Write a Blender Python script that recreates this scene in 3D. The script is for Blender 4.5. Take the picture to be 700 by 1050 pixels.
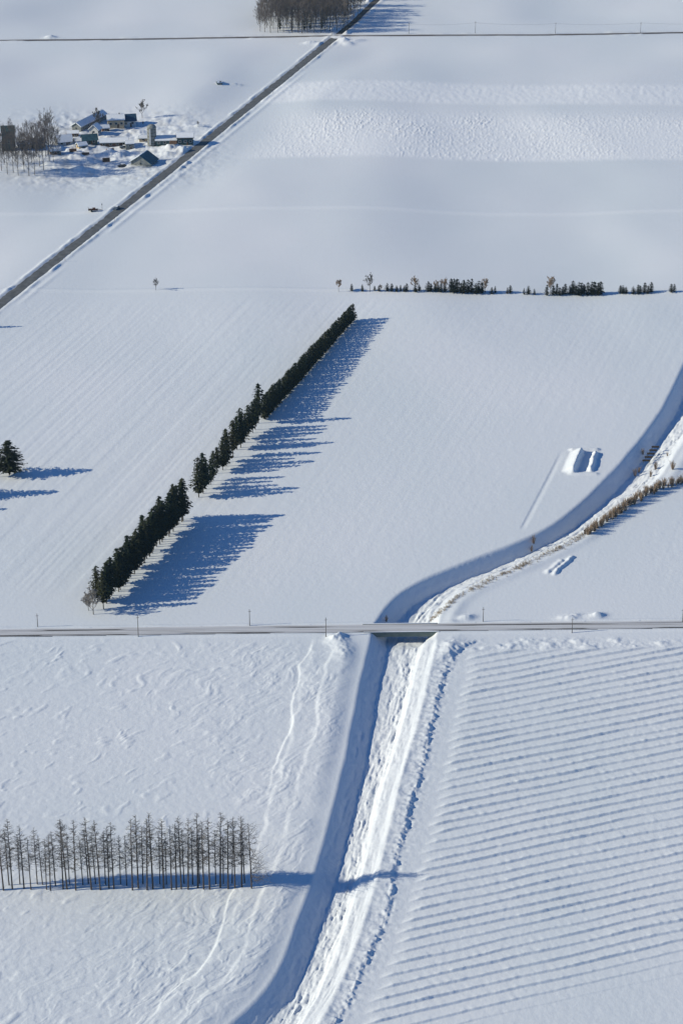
import bpy, math, random
import numpy as np
from mathutils import Vector, Matrix
R = math.radians
rng = random.Random(7)
scene = bpy.context.scene
for o in list(bpy.data.objects): bpy.data.objects.remove(o)
col = scene.collection

# ------------------------------------------------------------------ camera, sky, sun, exposure
CAM_H = 343.0; PITCH = R(25.0); F = 2412.0          # F: focal length in pixels of a 1050 px high frame
cam = bpy.data.cameras.new('camera'); cam_o = bpy.data.objects.new('camera', cam); col.objects.link(cam_o)
cam.sensor_fit = 'VERTICAL'; cam.sensor_height = 24.0; cam.lens = F/1050.0*24.0
cam.clip_start = 1.0; cam.clip_end = 40000.0
cam_o.location = (0, 0, CAM_H); cam_o.rotation_euler = (R(90)-PITCH, 0, 0)
scene.camera = cam_o

SUN_EL = R(24.5); SUN_AZ = R(8.0)                   # light travels towards +X, turned SUN_AZ towards +Y
to_sun = Vector((-math.cos(SUN_AZ)*math.cos(SUN_EL), -math.sin(SUN_AZ)*math.cos(SUN_EL), math.sin(SUN_EL)))
w = bpy.data.worlds.new('World'); scene.world = w; w.use_nodes = True
nt = w.node_tree; bg = nt.nodes['Background']
sky = nt.nodes.new('ShaderNodeTexSky'); sky.sky_type = 'NISHITA'; sky.sun_disc = False
sky.sun_elevation = SUN_EL; sky.sun_rotation = math.atan2(to_sun.x, to_sun.y) % (2*math.pi)
sky.altitude = 0; sky.air_density = 1.0; sky.dust_density = 0.0; sky.ozone_density = 10.0
nt.links.new(sky.outputs[0], bg.inputs[0]); bg.inputs[1].default_value = 0.105
sl = bpy.data.lights.new('sun', 'SUN'); sl.energy = 4.65; sl.angle = R(0.5); sl.color = (1.0, 0.935, 0.74)
so = bpy.data.objects.new('sun', sl); col.objects.link(so)
so.rotation_euler = (-to_sun).to_track_quat('-Z', 'Y').to_euler()
scene.view_settings.view_transform = 'Standard'; scene.view_settings.look = 'None'
scene.view_settings.gamma = 1.0; scene.view_settings.exposure = 0.0
scene.render.engine = 'CYCLES'
scene.cycles.volume_bounces = 0; scene.cycles.max_bounces = 5; scene.cycles.diffuse_bounces = 1

# ------------------------------------------------------------------ helpers
def at(px, py, z=0.0):
    """ground point seen at pixel (px, py) of the 700x1050 photograph"""
    a = (px-350.0)/F; b = (py-525.0)/F
    dy = math.cos(PITCH)-b*math.sin(PITCH); dz = -math.sin(PITCH)-b*math.cos(PITCH)
    t = (z-CAM_H)/dz
    return Vector((a*t, dy*t, z))
def at_np(px, py):
    a = (px-350.0)/F; b = (py-525.0)/F
    dy = math.cos(PITCH)-b*math.sin(PITCH); dz = -math.sin(PITCH)-b*math.cos(PITCH)
    t = -CAM_H/dz
    return a*t, dy*t
def scale_at(py):                                   # pixels per metre at a row of the photograph
    return math.cos(PITCH)*(py-525.0+F*math.tan(PITCH))/CAM_H

def tag(o, label=None, cat=None, group=None, kind=None):
    if label: o['label'] = label
    if cat: o['category'] = cat
    if group: o['group'] = group
    if kind: o['kind'] = kind
    return o
def thing(name, loc, rz=0.0, label=None, cat=None, group=None):
    o = bpy.data.objects.new(name, None); col.objects.link(o); o.empty_display_size = 0.5
    o.location = loc; o.rotation_euler = (0, 0, rz)
    return tag(o, label, cat, group)
def copy_tree(o, parent=None):
    c = o.copy(); col.objects.link(c)
    if parent: c.parent = parent
    for ch in o.children: copy_tree(ch, c)
    return c

class MB:
    def __init__(s): s.v = []; s.f = []
    def add(s, vs, fs):
        n = len(s.v); s.v += [tuple(p) for p in vs]; s.f += [tuple(i+n for i in q) for q in fs]
    def box(s, x0, x1, y0, y1, z0, z1, M=None):
        vs = [Vector(p) for p in ((x0,y0,z0),(x1,y0,z0),(x1,y1,z0),(x0,y1,z0),(x0,y0,z1),(x1,y0,z1),(x1,y1,z1),(x0,y1,z1))]
        if M: vs = [M@p for p in vs]
        s.add(vs, [(0,3,2,1),(4,5,6,7),(0,1,5,4),(1,2,6,5),(2,3,7,6),(3,0,4,7)])
    def tube(s, pts, rad, n=3, cap=False):
        pts = [Vector(p) for p in pts]; m = len(s.v)
        for i, p in enumerate(pts):
            d = (pts[min(i+1, len(pts)-1)]-pts[max(i-1, 0)])
            if d.length < 1e-6: d = Vector((0,0,1))
            d.normalize(); a = d.cross(Vector((0,0,1)) if abs(d.z) < .9 else Vector((1,0,0))).normalized(); b = d.cross(a)
            r = rad[i] if isinstance(rad, (list, tuple)) else rad
            for k in range(n):
                t = 2*math.pi*k/n; s.v.append(tuple(p+(a*math.cos(t)+b*math.sin(t))*r))
        for i in range(len(pts)-1):
            for k in range(n):
                k2 = (k+1) % n; s.f.append((m+i*n+k, m+i*n+k2, m+(i+1)*n+k2, m+(i+1)*n+k))
        if cap:
            s.f.append(tuple(m+k for k in reversed(range(n)))); s.f.append(tuple(m+(len(pts)-1)*n+k for k in range(n)))
    def prism(s, prof, x0, x1, M=None):             # profile in (y,z), extruded along x
        n = len(prof)
        vs = [Vector((x0, y, z)) for y, z in prof]+[Vector((x1, y, z)) for y, z in prof]
        if M: vs = [M@p for p in vs]
        fs = [tuple(reversed(range(n))), tuple(range(n, 2*n))]
        for k in range(n): k2 = (k+1) % n; fs.append((k, k2, n+k2, n+k))
        s.add(vs, fs)
    def lathe(s, prof, n=16, c=(0,0,0)):
        m = len(s.v)
        for r, z in prof:
            for k in range(n):
                t = 2*math.pi*k/n; s.v.append((c[0]+r*math.cos(t), c[1]+r*math.sin(t), c[2]+z))
        for i in range(len(prof)-1):
            for k in range(n):
                k2 = (k+1) % n; s.f.append((m+i*n+k, m+i*n+k2, m+(i+1)*n+k2, m+(i+1)*n+k))
        s.f.append(tuple(m+k for k in reversed(range(n)))); s.f.append(tuple(m+(len(prof)-1)*n+k for k in range(n)))
    def build(s, name, mat, parent=None, smooth=False):
        me = bpy.data.meshes.new(name); me.from_pydata(s.v, [], s.f); me.materials.append(mat)
        if smooth: me.polygons.foreach_set('use_smooth', [True]*len(me.polygons))
        me.update()
        o = bpy.data.objects.new(name, me); col.objects.link(o)
        if parent: o.parent = parent
        return o

def mat(name, base, rough=0.8, var=0.25, scale=1.0, second=None, bump=0.0, bscale=5.0, spec=0.2, sub=0.0, stretch=(1,1,1)):
    m = bpy.data.materials.new(name); m.use_nodes = True; n = m.node_tree; p = n.nodes['Principled BSDF']
    p.inputs['Roughness'].default_value = rough; p.inputs['Specular IOR Level'].default_value = spec
    tc = n.nodes.new('ShaderNodeTexCoord'); mp = n.nodes.new('ShaderNodeMapping'); mp.inputs['Scale'].default_value = stretch
    n.links.new(tc.outputs['Object'], mp.inputs[0])
    nz = n.nodes.new('ShaderNodeTexNoise'); nz.inputs['Scale'].default_value = scale; nz.inputs['Detail'].default_value = 5
    n.links.new(mp.outputs[0], nz.inputs[0])
    rp = n.nodes.new('ShaderNodeValToRGB'); rp.color_ramp.elements[0].position = 0.35; rp.color_ramp.elements[1].position = 0.65
    b = Vector(base); s2 = Vector(second) if second else b*(1+var)
    a = b*(1-var) if not second else b
    rp.color_ramp.elements[0].color = (*a, 1); rp.color_ramp.elements[1].color = (*s2, 1)
    n.links.new(nz.outputs[0], rp.inputs[0]); n.links.new(rp.outputs[0], p.inputs['Base Color'])
    if bump:
        n2 = n.nodes.new('ShaderNodeTexNoise'); n2.inputs['Scale'].default_value = bscale; n2.inputs['Detail'].default_value = 4
        n.links.new(mp.outputs[0], n2.inputs[0]); bp = n.nodes.new('ShaderNodeBump')
        bp.inputs['Distance'].default_value = bump; n.links.new(n2.outputs[0], bp.inputs['Height']); n.links.new(bp.outputs[0], p.inputs['Normal'])
    return m

def vary(m, lo, hi, tint):
    n = m.node_tree; p = n.nodes['Principled BSDF']; src = p.inputs['Base Color'].links[0].from_socket
    oi = n.nodes.new('ShaderNodeObjectInfo'); mr = n.nodes.new('ShaderNodeMapRange'); mr.inputs[3].default_value = lo; mr.inputs[4].default_value = hi
    n.links.new(oi.outputs['Random'], mr.inputs[0]); mx = n.nodes.new('ShaderNodeMix'); mx.data_type = 'RGBA'
    mx.inputs[7].default_value = (*tint, 1); n.links.new(mr.outputs[0], mx.inputs[0]); n.links.new(src, mx.inputs[6]); n.links.new(mx.outputs[2], p.inputs['Base Color'])
M = {}
M['needle'] = mat('needle_foliage', (.012,.020,.013), .9, scale=.8, second=(.032,.045,.026), spec=.1)
M['needle2'] = mat('young_needle_foliage', (.009,.015,.015), .9, scale=1.5, second=(.020,.028,.022), spec=.1)
vary(M['needle'], 0, .55, (.050,.046,.026)); vary(M['needle2'], 0, .35, (.045,.035,.022))
M['bark'] = mat('dark_bark', (.10,.085,.07), .9, scale=2, spec=.1)
M['larch'] = mat('larch_bark', (.085,.07,.06), .9, scale=2, spec=.1)
M['twig'] = mat('grey_twigs', (.13,.115,.10), .9, scale=1, spec=.1)
M['twig_brown'] = mat('brown_twigs', (.32,.235,.165), .9, scale=1, spec=.1)
M['reed'] = mat('dry_reed', (.42,.32,.20), .9, scale=1, spec=.1)
M['roofsnow'] = mat('roof_snow', (.84,.86,.89), .7, var=.03, scale=1, bump=.05)
M['asphalt'] = mat('worn_asphalt', (.10,.104,.106), .8, scale=.35, second=(.165,.168,.168), stretch=(1,1,1))
M['asphalt_dark'] = mat('dark_wet_asphalt', (.05,.045,.04), .7, scale=.3, second=(.12,.11,.10))  # darker, browner base for the diagonal road's narrow continuation
M['concrete'] = mat('bridge_concrete', (.09,.125,.125), .8, scale=.6, second=(.14,.17,.16), bump=.02)
M['dark_wood'] = mat('dark_wood', (.07,.055,.045), .85, scale=2, bump=.02)
M['cream'] = mat('cream_siding', (.62,.48,.30), .7, var=.08, scale=1)
M['white_wall'] = mat('pale_siding', (.62,.62,.60), .7, var=.08, scale=1)
M['green_wall'] = mat('dark_green_siding', (.045,.085,.09), .7, scale=1)
M['grey_wall'] = mat('grey_block_wall', (.22,.23,.22), .8, scale=1)
M['brown_wall'] = mat('brown_boards', (.15,.09,.06), .8, scale=1)
M['blue_roof'] = mat('blue_roof_metal', (.03,.07,.12), .45, scale=.6, spec=.4)
M['teal_roof'] = mat('teal_roof_metal', (.04,.09,.11), .45, scale=.6, spec=.4)
M['red_roof'] = mat('rust_roof_metal', (.22,.07,.04), .6, scale=.8)
M['glass'] = mat('window_glass', (.03,.04,.05), .15, scale=1, spec=.5)
M['pole'] = mat('pole_concrete', (.13,.12,.11), .8, scale=1)
M['wire'] = mat('wire_metal', (.05,.05,.05), .6)
M['rubber'] = mat('tyre_rubber', (.02,.02,.02), .8)
M['rust'] = mat('rusty_paint', (.12,.06,.035), .7, scale=2)
M['carpaint'] = mat('grey_blue_paint', (.10,.13,.17), .35, var=.05, spec=.5)
M['carpaint2'] = mat('dark_paint', (.03,.03,.035), .35, var=.05, spec=.5)
M['orange'] = mat('orange_paint', (.25,.12,.06), .6)

# ------------------------------------------------------------------ numpy noise and polyline distance
def hash2(ix, iy, seed):
    h = (ix.astype(np.int64)*374761393+iy.astype(np.int64)*668265263+seed*1442695041) & 0xffffffff
    h = ((h ^ (h >> 13))*1274126177) & 0xffffffff
    h = ((h ^ (h >> 15))*2246822519) & 0xffffffff
    return ((h ^ (h >> 16)) & 0xffffff)/float(0xffffff)
def vnoise(x, y, seed=0):
    ix = np.floor(x); iy = np.floor(y); fx = x-ix; fy = y-iy
    fx = fx*fx*fx*(fx*(fx*6-15)+10); fy = fy*fy*fy*(fy*(fy*6-15)+10)
    a = hash2(ix, iy, seed); b = hash2(ix+1, iy, seed); c = hash2(ix, iy+1, seed); d = hash2(ix+1, iy+1, seed)
    return (a*(1-fx)+b*fx)*(1-fy)+(c*(1-fx)+d*fx)*fy
def fbm(x, y, seed=0, octv=4, gain=.5):
    t = 0; amp = 1; s = 0
    for k in range(octv):
        c, q = math.cos(.6*k+.3), math.sin(.6*k+.3)
        t = t+amp*(vnoise((x*c-y*q)*2**k, (x*q+y*c)*2**k, seed+k*17)-.5)*2; s += amp; amp *= gain
    return t/s
def sstep(a, b, x):
    t = np.clip((x-a)/(b-a), 0, 1); return t*t*(3-2*t)
def poly_dist(X, Y, pts):
    """signed distance to a polyline (positive on its left, walking along it) and arc length"""
    best = np.full(X.shape, 1e9); side = np.zeros_like(X); arc = np.zeros_like(X); acc = 0.0
    for i in range(len(pts)-1):
        ax, ay = pts[i][0], pts[i][1]; bx, by = pts[i+1][0], pts[i+1][1]
        dx, dy = bx-ax, by-ay; L = math.hypot(dx, dy)
        t = np.clip(((X-ax)*dx+(Y-ay)*dy)/(L*L), 0, 1)
        px, py = X-(ax+t*dx), Y-(ay+t*dy); d = np.hypot(px, py); m = d < best
        cr = dx*py-dy*px
        best = np.where(m, d, best); side = np.where(m, np.sign(cr), side); arc = np.where(m, acc+t*L, arc); acc += L
    return best*side, arc
def smooth_poly(pix, n=4):
    P = [at(*p) for p in pix]; out = []
    for i in range(len(P)-1):
        p0 = P[max(i-1, 0)]; p1 = P[i]; p2 = P[i+1]; p3 = P[min(i+2, len(P)-1)]
        for k in range(n):
            t = k/n
            out.append(.5*((2*p1)+(p2-p0)*t+(2*p0-5*p1+4*p2-p3)*t*t+(3*p1-p0-3*p2+p3)*t**3))
    out.append(P[-1]); return out

# ------------------------------------------------------------------ layout lines (walked from far to near)
L_pix = [(900,60),(800,200),(745,290),(716,340),(700,368),(686,398),(668,430),(645,460),(620,488),(592,515),(565,536),(530,554),(480,573),(434,592),(404,610),(386,632),(377,654),(366,700),(351,775),(335,840),(319,895),(305,935),(287,985),(262,1022),(230,1052),(190,1095),(120,1150),(20,1220)]
R_pix = [(960,100),(860,250),(780,350),(734,405),(714,432),(697,458),(676,490),(645,513),(605,542),(562,566),(512,588),(472,608),(454,628),(447,654),(438,690),(426,740),(408,800),(396,850),(384,900),(372,940),(354,990),(333,1035),(308,1075),(270,1130),(190,1210)]
E_pix = [(505,652),(474,664),(457,690),(443,740),(431,790),(420,835),(409,870),(401,915),(392,950),(374,990),(352,1035),(325,1080),(280,1150)]
Lp = smooth_poly(L_pix); Rp = smooth_poly(R_pix); Ep = smooth_poly(E_pix)
ROAD_A = [at(*p) for p in ((-330,575),(0,312),(170,178),(345,37))]          # diagonal road
ROAD_A2 = [at(*p) for p in ((345,37),(362,23),(388,-2),(470,-90))]          # its narrower continuation
ROAD_B = [at(*p) for p in ((-400,655),(0,649.5),(350,645),(700,640.5),(1200,634))]   # near cross road, over the bridge
ROAD_C = [at(*p) for p in ((-300,43.5),(0,41.5),(120,40.5),(345,36.8),(440,36.2),(560,35.8),(700,33.5),(1100,31))]

ICE_Z = None
def terrain(X, Y, fine=True):
    h = np.zeros_like(X); dirt = np.zeros_like(X)
    # broad gentle relief of the fields
    h += 3.3*fbm(X/95+3.1, Y/170, 5, 2)*sstep(820, 1000, Y)
    dd_a, _ = poly_dist(X, Y, ROAD_A+ROAD_A2[1:]); dd_c, _ = poly_dist(X, Y, ROAD_C)
    h *= sstep(3, 38, np.abs(dd_a))*sstep(3, 60, np.abs(dd_c))
    # pixel-row landmarks translated into ground coordinates
    Yr = lambda y: at(350, y).y
    y645, y298, y37 = Yr(645), Yr(298), Yr(37)
    n1 = fbm(X/9, Y/9, 21, 3)
    # directional drill lines in the middle fields (run with the diagonal windbreak)
    a, b = at(95, 628), at(362, 320); dv = (b-a).normalized(); nx, ny = dv.y, -dv.x
    u = X*nx+Y*ny; v = X*dv.x+Y*dv.y
    midf = sstep(y645+8, y645+40, Y)*(1-sstep(y298-25, y298-3, Y))
    ln = (vnoise(u/1.2, v/90, 31)-.5)*.055+(vnoise(u/3.2, v/160, 32)-.5)*.036
    east = sstep(-5, 20, u-(a.x*nx+a.y*ny))
    h += ln*midf*(.9-.45*east)*(.5+.9*vnoise(X/60, Y/90, 33))
    h += .03*fbm(X/2.2, Y/3.5, 35, 3)*midf
    # strip borders
    far = sstep(y298, y298+10, Y)
    h += .45*np.exp(-((Y-Yr(297.5)+(X*.004))/1.7)**2)
    yl = Yr(216)+X*.012
    h += .3*np.exp(-((Y-yl)/2.5)**2)*far
    # rough clod strip
    rx = at(240, 140).x
    d_ra, arc_ra = poly_dist(X, Y, ROAD_A+ROAD_A2[1:])
    er = d_ra < 0                                            # east of the diagonal road
    band = sstep(Yr(164)-2, Yr(164)+6, Y)*(1-sstep(Yr(112)-30, Yr(108), Y))*sstep(8, 60, -d_ra)
    cl = fbm(X/1.5, Y/3.0, 41, 2); cover = .45+.55*sstep(-.5,.3,fbm(X/22,Y/40,44,2)); h += band*cover*(.10*cl+.50*sstep(.5,.95,vnoise(X/.55, Y/1.5, 42)))*(.40+.35*sstep(Yr(150),Yr(125),Y))
    band2 = sstep(Yr(108), Yr(104), Y)*(1-sstep(Yr(88), Yr(82), Y))*er
    h += band2*.28
    h += band2*.10*fbm(X/2, Y/4, 43, 2)
    # hummocks and drifts south of the near road, west of the canal
    dL, aL = poly_dist(X, Y, Lp); dR, aR = poly_dist(X, Y, Rp)       # both positive on the left walking towards camera = east
    west = (dL < 0)&(Y < y645-2)
    wl = sstep(0, 6, -dL)*sstep(y645-3, y645-14, Y)
    wx = X+3.5*fbm(X/12, Y/12, 51, 2); wy = Y+3.5*fbm(X/12+9, Y/12, 52, 2)
    c1, s1 = math.cos(.95), math.sin(.95)
    p = wx*c1+wy*s1; q = -wx*s1+wy*c1                         # p along the drift
    rg = fbm(p/8, q/2.8, 53, 3)
    area = sstep(-.15, .45, fbm(X/34+1.3, Y/46, 54, 2)+.15)
    toC = .30+.70*sstep(60, 12, -dL)
    h += wl*toC*(.10*sstep(.12, .36, rg)*(.30+.70*area)+.08*sstep(-.3, -.15, rg)*area)
    h += wl*.20*np.maximum(fbm(p/5, q/2.4, 153, 2)-.30, 0)*2*(1-toC*.5)
    rg2 = fbm(p/5+7, q/2.2, 55, 3); h += wl*area*toC*.10*sstep(.14, .30, rg2)
    h += wl*.04*fbm(X/1.4, Y/1.8, 56, 3)
    # long ledges parallel to the canal
    dn = -dL+1.8*fbm(aL/16, dL/30, 57, 3)
    dn2 = -dL*.78+1.3*fbm(aL/9+4, dL/30, 58, 3)
    h += wl*(.26*(1-sstep(9.2, 10.6, dn))*(.4+.8*vnoise(aL/11, dL*0, 251))+.22*(1-sstep(12.0, 13.2, dn2))*(.3+.9*vnoise(aL/8, dL*0, 252))+.28*(1-sstep(17.0, 17.8, dn))*sstep(-.1,.3,fbm(aL/30,dL/90,59,2)))
    # the east side bank with its ragged ledge
    dE, aE = poly_dist(X, Y, Ep)                                # positive east
    se = sstep(y645-5, y645-12, Y)
    inb = (dR > -2)&(Y < y645)
    eE = dE+1.0*fbm(aE/1.5, dE/40, 61, 4, .6)+.4*fbm(aE/9, dE/40, 62, 2)
    shelf = (1-sstep(-.7, 1.0, eE))*sstep(-1.0, 2.0, dR)*se
    h += shelf*(.40+.42*fbm(aE/11, dE/20, 63, 2)+.12*fbm(X/1.3, Y/1.7, 64, 3)+(.16+.22*np.exp(-np.maximum(-eE,0)/2.5))*vnoise(aE/1.1, dE/9, 65))
    h += se*.55*np.exp(-np.abs(eE)/1.3)*(vnoise(aE/1.1, dE/1.0, 66)-.5)+se*.22*np.exp(-np.maximum(eE,0)/2.5)*(eE>0)*vnoise(aE/1.6, dE/8, 67)
    # ridge on the near (east) end by the road
    # furrowed field
    fd = Vector((1, .372)).normalized(); fu = -X*fd.y+Y*fd.x; fv = X*fd.x+Y*fd.y
    F_pix = [(486,640),(483,668),(469,740),(456,800),(444,850),(428,905),(409,965),(388,1020),(362,1080),(335,1150)]
    dF, aF = poly_dist(X, Y, [at(*q_) for q_ in F_pix])
    dF = dF+1.6*(vnoise(fu/3.9, fu*0, 70)-.5)
    lo = Y-(at(700,985).y+(X-at(700,985).x)*(at(440,1052).y-at(700,985).y)/(at(440,1052).x-at(700,985).x))
    top = Yr(668)+(X-at(487,668).x)*(at(700,664).y-at(487,668).y)/(at(700,664).x-at(487,668).x)
    fm = sstep(-1.5, 2.5, dF)*(1-sstep(top-1.5, top+1.5, Y))*sstep(-9, 12, lo)
    pi0 = np.floor(fu/3.9)
    ph = fu/3.9+.12*fbm(fv/16, fu/6, 71, 2)+.014*fbm(X/1.2, Y/1.2, 72, 2)+.05*(vnoise(fv/40, pi0*1.7, 81)-.5)+.33
    pf = ph-np.floor(ph)                                        # 0..1 going away from the camera
    ridge = sstep(0,.15,pf)*np.where(pf > .13, np.clip(np.exp(-(pf-.13)*2.6)-.12*pf,0,1), 1)
    pi_ = np.floor(ph)
    ampf = .66*(.62+.62*vnoise(fv/15, pi_*3.7, 73)**1.3)*(.86+.26*vnoise(fv/1.3, pi_*5.1, 74))
    crest = np.exp(-((pf-.16)/.07)**2)*.06*sstep(.45,.9,vnoise(fv/.9, pi_*2.3, 75))
    h += fm*(ridge*ampf+crest*.8)
    ef = sstep(0, 4, dE)*se; h += ef*.03*fbm(X/1.5, Y/2, 76, 3)
    # drifts between furrows and the road
    ds = sstep(y645-4, y645-9, Y)*sstep(2, 8, dE)*(1-fm)*sstep(top-3, top+2, Y)
    h += ds*(.5*np.maximum(fbm(X/5, Y/5, 77, 3)-.12, 0)*2+.15*fbm(X/1.5, Y/2, 78, 3))
    fl = sstep(-2, 3, X-at(448,668).x)*np.exp(-((Y-top-2.2+1.5*fbm(X/7,Y/50,79,2))/1.1)**2)*sstep(0,4,dE)*(1-sstep(at(520,660).x, at(545,660).x, X))
    h += .6*fl*vnoise(X/2, Y/2, 80)
    # snow mounds and heaps (centre px, py, half length m, half width m, height m, angle from X)
    def mound(px, py, la, lb, hh, ang, pw=2.0, rough=.0):
        nonlocal h
        c = at(px, py); ca, sa = math.cos(ang), math.sin(ang)
        m = (np.abs(X-c.x) < 30)&(np.abs(Y-c.y) < 40)
        if not m.any(): return
        x = X[m]-c.x; y = Y[m]-c.y
        uu = (x*ca+y*sa)/la; vv = (-x*sa+y*ca)/lb
        g = np.exp(-(np.abs(uu)**pw+np.abs(vv)**pw))
        h[m] += hh*g*(1+rough*fbm(X[m]/1.5, Y[m]/1.8, 90, 2))
    dvA = math.atan2(dv.y, dv.x)
    def box_mound(px, py, la, wl_, wr_, hh, ang, seed, wob=.5):
        nonlocal h
        c = at(px, py); ca, sa = math.cos(ang), math.sin(ang)
        m = (np.abs(X-c.x) < 30)&(np.abs(Y-c.y) < 40); x = X[m]-c.x; y = Y[m]-c.y
        uu = x*ca+y*sa; vv = -(-x*sa+y*ca)+wob*fbm(uu/3.5, uu*0, seed, 2)      # vv positive towards the east
        g = np.clip((la-np.abs(uu))/1.6, 0, 1)*np.where(vv < 0, np.clip(1+vv/wl_, 0, 1), np.clip(1-vv/wr_, 0, 1))
        h[m] = np.maximum(h[m], hh*g*g*(3-2*g)*.5+hh*g*.5)
    box_mound(591.5, 474, 10.5, 4.2, 1.3, 2.3, R(76), 301); box_mound(607.5, 474, 9.5, 1.6, 1.5, 1.35, R(77), 302, .9)
    box_mound(599, 461.5, 6.2, 2.0, 1.2, .8, R(2), 303); box_mound(598, 486, 6.0, 1.5, 1.5, .5, R(2), 304)
    box_mound(568, 581, 6.5, 1.8, 1.0, .55, R(62), 305, .9); box_mound(577.5, 580, 8.5, 1.6, .9, .75, R(62), 306, .9)
    # scoured lip west of the pit mounds
    lp = [at(*q_) for q_ in ((535,545),(541,534),(563,492),(578,462),(590,440))]
    dl, al = poly_dist(X, Y, lp); h += -.16*(1-sstep(-.2, 1.6, np.abs(dl-.6)))*sstep(y645,y645+10,Y)*(dl < 1.2)*sstep(0,6,al)*(1-sstep(58,75,al))
    mound(478, 634, 2.5, 1.6, 1.3, .5, 2, .3); mound(585, 634, 4.0, 2.0, 1.1, .3, 2, .4); mound(611, 632, 2.6, 1.6, 1.4, .4, 2, .3)
    mound(345, 655, 4.0, 2.5, 1.5, 1.2, 2, .4); mound(352, 668, 3.0, 6.5, .8, 0, 2, .3)
    mound(458, 668, 8.0, 2.5, .9, 1.2, 2, .4)
    # village heaps
    for (px, py, la, lb, hh, an) in ((176,152,5,3,2.6,.4),(186,155,4,2.5,2.2,.2),(172,158,4,2,1.6,0),(113,155,4,2.5,2.0,.5),(121,158,3,2,1.6,.3),(128,156,3,2,1.8,.1),
        (60,175,9,2.5,1.4,.1),(84,173,5,3,2.6,.2),(100,168,5,2,1.2,.1),(68,165,6,2,1.4,0),(78,160,5,2,1.5,.1),(95,158,4,2,1.0,.2),(50,168,5,2,1.2,.1),(205,130,4,2,1.4,.1),(150,150,5,1.5,.8,.1),
        (140,150,4,2,1.0,0),(104,150,4,2,1.3,0),(196,147,3,2,1.5,.3),(228,89,2.5,1.8,1.0,0),(238,89,5,1.5,1.2,.1),(46,41,5,2.5,1.7,.2),(52,38.5,3,3,1.6,0),(332,45,4,3,1.8,.3),(341,30,3,2,1.8,.3),
        (352,42,3.5,3,2.2,.6),(357,45,3,3,1.2,.6),(318,44,4,2,1.4,.4),(366,42,5,2,1.0,.5),(92,163,5,3,1.6,.5),(158,146,4,2,1.0,0),(112,141,3,2,1.5,0),(88,152,4,2,1.2,.4)):
        mound(px, py, la, lb, hh*1.05, an, 2, .35)
    # village ground: trodden, lumpy
    vc = at(110, 150); vg = np.exp(-(((X-vc.x)/52)**4+((Y-vc.y)/62)**4)); h += vg*(.60*fbm(X/3.2, Y/4.0, 95, 3)+.45*sstep(.15,.4,fbm(X/7, Y/7, 97, 2)))
    dirt = np.maximum(dirt, vg*.30*sstep(.05, .35, fbm(X/4, Y/6, 96, 3)))
    # roads: flat corridor, berms of ploughed snow beside it
    def corridor(pts, hw, bh, seed, bw=1.4, dirtamt=.3, second=0.0):
        nonlocal h, dirt
        d, ar = poly_dist(X, Y, pts); ad = np.abs(d)
        k = sstep(hw+.1, hw+2.4, ad); h = h*k+(-.12)*(1-sstep(hw-.2, hw+.5, ad))
        bn = .55+.9*vnoise(ar/4.5, d*0+np.sign(d)*3, seed)*vnoise(ar/17, d*0+np.sign(d)*7, seed+1)*1.6
        bn = bn*(.45+.9*sstep(.35,.75,vnoise(ar/11, np.sign(d)*5, seed+9)))
        h += bh*bn*np.exp(-((ad-hw-1.3-.5*(vnoise(ar/6, np.sign(d), seed+2)))/bw)**2)
        if second: h += second*np.exp(-((-d-hw-5.5)/1.2)**2)*sstep(.35,.6,vnoise(ar/60+.3, d*0, seed+3))
        dirt = np.maximum(dirt, dirtamt*np.exp(-((ad-hw)/1.3)**2)*vnoise(ar/3, d/2, seed+4))
    corridor(ROAD_A, 2.5, .45, 101, .95, .35, .25)
    corridor(ROAD_A2, 2.4, 1.0, 111)
    corridor(ROAD_C, 2.0, .45, 121, 1.0, .2)
    dB, aB = poly_dist(X, Y, ROAD_B)
    kB = sstep(2.5, 4.6, np.abs(dB)); h = h*kB+.10*(1-kB)
    h += .22*np.exp(-((np.abs(dB)-3.5)/.8)**2)*(.4+vnoise(aB/7, np.sign(dB), 131))
    h = np.where(np.abs(dB) < 2.4, -.12, h)
    # canal
    wob = .30*fbm(aL/14, dL*0, 141, 2)
    rl = .30*fbm(aR/7, dR*0, 142, 2)
    inL = dL+wob; inR = -dR+rl*.6
    up = sstep(y645-2, y645+12, Y); depth = 3.1+.9*up
    # west slope is steep, rounded at its lip
    sL = np.where(inL < 1.6, np.maximum(inL, 0)**2*.225, .576+(inL-1.6)*(.57+.36*up))
    q_ = np.maximum(inR, 0); q1 = np.minimum(q_, 3.6); q2 = np.clip(q_-3.6, 0, 1.9); q3 = np.maximum(q_-5.5, 0)
    sRlow = .26*q1*np.clip(q1/.8, 0, 1)+.80*q2+.15*q3
    sRup = np.where(inR < .8, q_**2*.45, np.where(inR < 3.2, .288+(inR-.8)*.72, 2.016+(inR-3.2)*.31))
    sR = sRlow*(1-up)+sRup*up
    nb = np.exp(-(dB/6.0)**4); depth = depth+.7*nb; sR = sR*(1+2.2*nb); sL = sL*(1+.5*nb)
    cut = np.minimum(np.minimum(sL, sR), depth+.15*fbm(X/3, Y/5, 143, 3))
    inside = (inL > 0)&(inR > 0)
    cut = np.where(inside, cut+.16*fbm(X/1.7, Y/2.2, 154, 4)*sstep(.8, 2.5, np.minimum(inL, inR))+.22*np.maximum(fbm(inL/1.3, aL/7, 155, 2), 0)*sstep(1.5,3,inL), 0)
    onR = inside&(sR < sL)
    wR = np.where(inside, (.22+.78*sstep(2.4, 3.8, inR-1.4*(1-up)))*sstep(.2,.8,inR)*sstep(0, .8, np.minimum(depth, sL)-sR+.4), 0)
    iw = inR+.5*fbm(aR/5, inR, 144, 2)
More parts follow.
